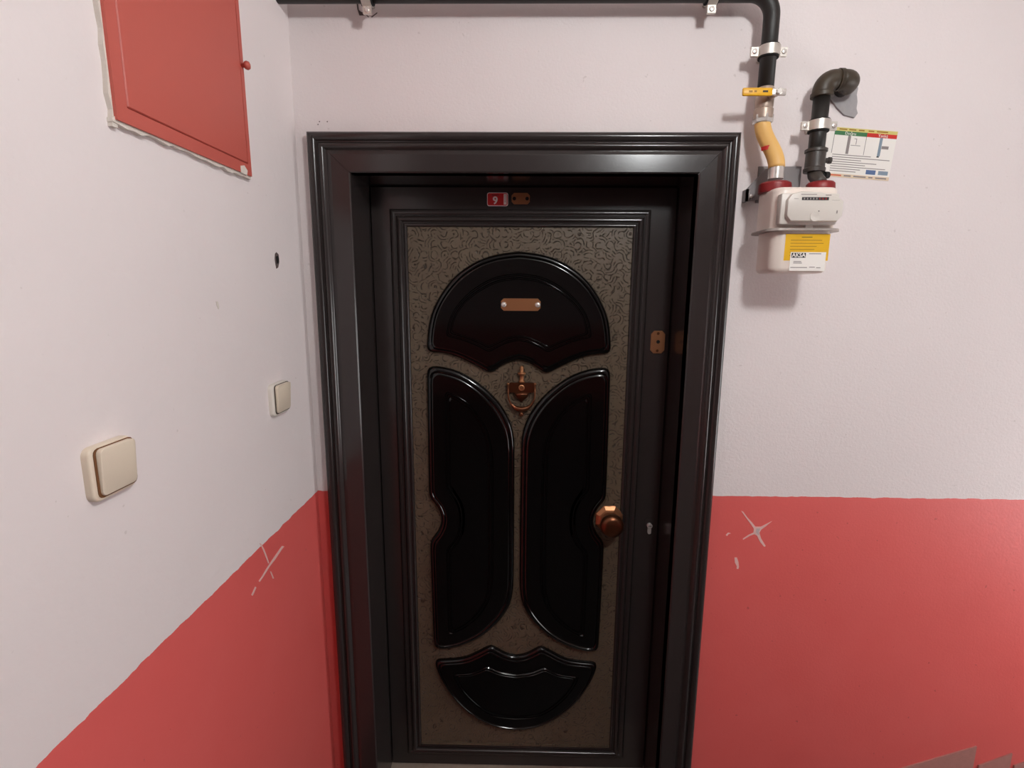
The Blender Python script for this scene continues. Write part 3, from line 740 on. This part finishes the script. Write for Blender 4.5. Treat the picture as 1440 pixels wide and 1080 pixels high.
wlb = put('white_label', BX(wx0, wx1, LF-.0012, LF+.001, wz0, wz1), 'paper', t)
ww, wh = wx1-wx0, wz1-wz0
onface('logo_block', BX(wx0+ww*.03, wx0+ww*.43, LF-.0015, LF-.001, wz0+wh*.70, wz0+wh*.96), 'ink', wlb, t)
text_mesh('logo_letters', 'AKSA', wh*.30, 'paper', wlb, (wx0+ww*.23-t.location.x, LF-.0017-t.location.y, wz0+wh*.83-t.location.z), (PI/2, 0, 0), .0001, .0003)
for u0, u1, v in ((.10, .32, .50), (.10, .34, .42), (.03, .50, .18), (.56, .72, .20), (.76, .88, .17), (.52, .86, .92)):
    onface('text_line', BX(wx0+ww*u0, wx0+ww*u1, LF-.0015, LF-.001, wz0+wh*v-.001, wz0+wh*v+.0008), 'ink_grey', wlb, t)

# ------------------------------------------------------------------ instruction sheet on the wall
sTL, sTR, sBR, sBL = [onY(x, y, WY) for x, y in ((1160, 178), (1256, 185.5), (1255, 254.5), (1158, 247))]
cen = (sTL+sTR+sBR+sBL)/4
sw = ((sTR-sTL).length+(sBR-sBL).length)/2; sh = ((sTL-sBL).length+(sTR-sBR).length)/2
ang = math.atan2((sTR-sTL).z+(sBR-sBL).z, (sTR-sTL).x+(sBR-sBL).x)
t = thing('instruction_sheet', 'printed gas safety sheet with green and red headings stuck on wall', 'sign', (cen.x, WY, cen.z), rot=(0, -ang, 0))
S = lambda u0, u1, v0, v1, d=.0014: BX(-sw/2+sw*u0, -sw/2+sw*u1, -d, -.0004, -sh/2+sh*v0, -sh/2+sh*v1)
obj('sheet', BX(-sw/2, sw/2, -.001, 0, -sh/2, sh/2), 'paper', t)
obj('yellow_band', S(.0, 1, .93, 1), 'sign_yellow', t)
for a in ((.16, .27), (.30, .40), (.44, .52), (.58, .66), (.70, .86)): obj('text_line', S(a[0], a[1], .955, .978, .0018), 'ink_brown', t)
obj('green_band', S(.10, .57, .85, .93), 'green', t); obj('red_band', S(.57, 1, .85, .93), 'red', t)
text_mesh('heading', 'Doğru', sh*.085, 'paper', t, (-sw/2+sw*.33, -.0017, -sh/2+sh*.888), (PI/2, 0, 0), .0002)
text_mesh('heading', 'Yanlış', sh*.085, 'paper', t, (-sw/2+sw*.80, -.0017, -sh/2+sh*.888), (PI/2, 0, 0), .0002)
for u0, u1, v0, v1, m in ((.305, .345, .48, .85, 'ink_grey'), (.565, .571, .48, .85, 'ink_grey'), (.765, .805, .48, .85, 'blue_grey'), (.81, .91, .63, .69, 'ink_grey'), (.762, .795, .455, .478, 'ink'),
                          (.40, .43, .79, .80, 'ink_grey'), (.43, .437, .68, .80, 'ink_grey'), (.36, .50, .655, .665, 'ink_grey'), (.10, .107, .48, .85, 'ink_grey')):
    obj('drawing', S(u0, u1, v0, v1), m, t)
for k in range(8):
    u1 = (.68, .96, .55, .78, .62, .92, .56, .50)[k]; v = .455-.047*k
    obj('text_line', S(.12, u1, v-.007, v+.007), 'ink_grey', t)
obj('logo_block', S(.65, .79, .10, .19), 'blue', t); obj('logo_block', S(.83, .97, .105, .185), 'blue_grey', t)
obj('cream_band', S(0, 1, 0, .07), 'sign_cream', t)
for k, a in enumerate(((.12, .30), (.34, .44), (.48, .66), (.70, .76), (.80, .96))): obj('text_line', S(a[0], a[1], .022, .05, .0018), 'orange_ink' if k == 0 else 'ink_grey', t)

# ------------------------------------------------------------------ the landing's own lamp, on the ceiling behind the viewer
t = thing('ceiling_lamp_offscreen', 'round white glass ceiling lamp over the landing', 'lamp', (LAMP_POS[0], LAMP_POS[1], ZC))
obj('lamp_base', LA((0, 0, 0), (0, 0, -1), [(0, .07), (.04, .07), (.05, .06)], 28), 'white_frame', t, auto=40)
R_ = .085; d0 = ZC - LAMP_POS[2]
obj('globe_offscreen', LA((0, 0, -d0), (0, 0, -1), [(R_*-math.cos(PI*k/14), R_*math.sin(PI*k/14) if 0 < k < 14 else 0) for k in range(15)], 28), 'globe', t, smooth=True)
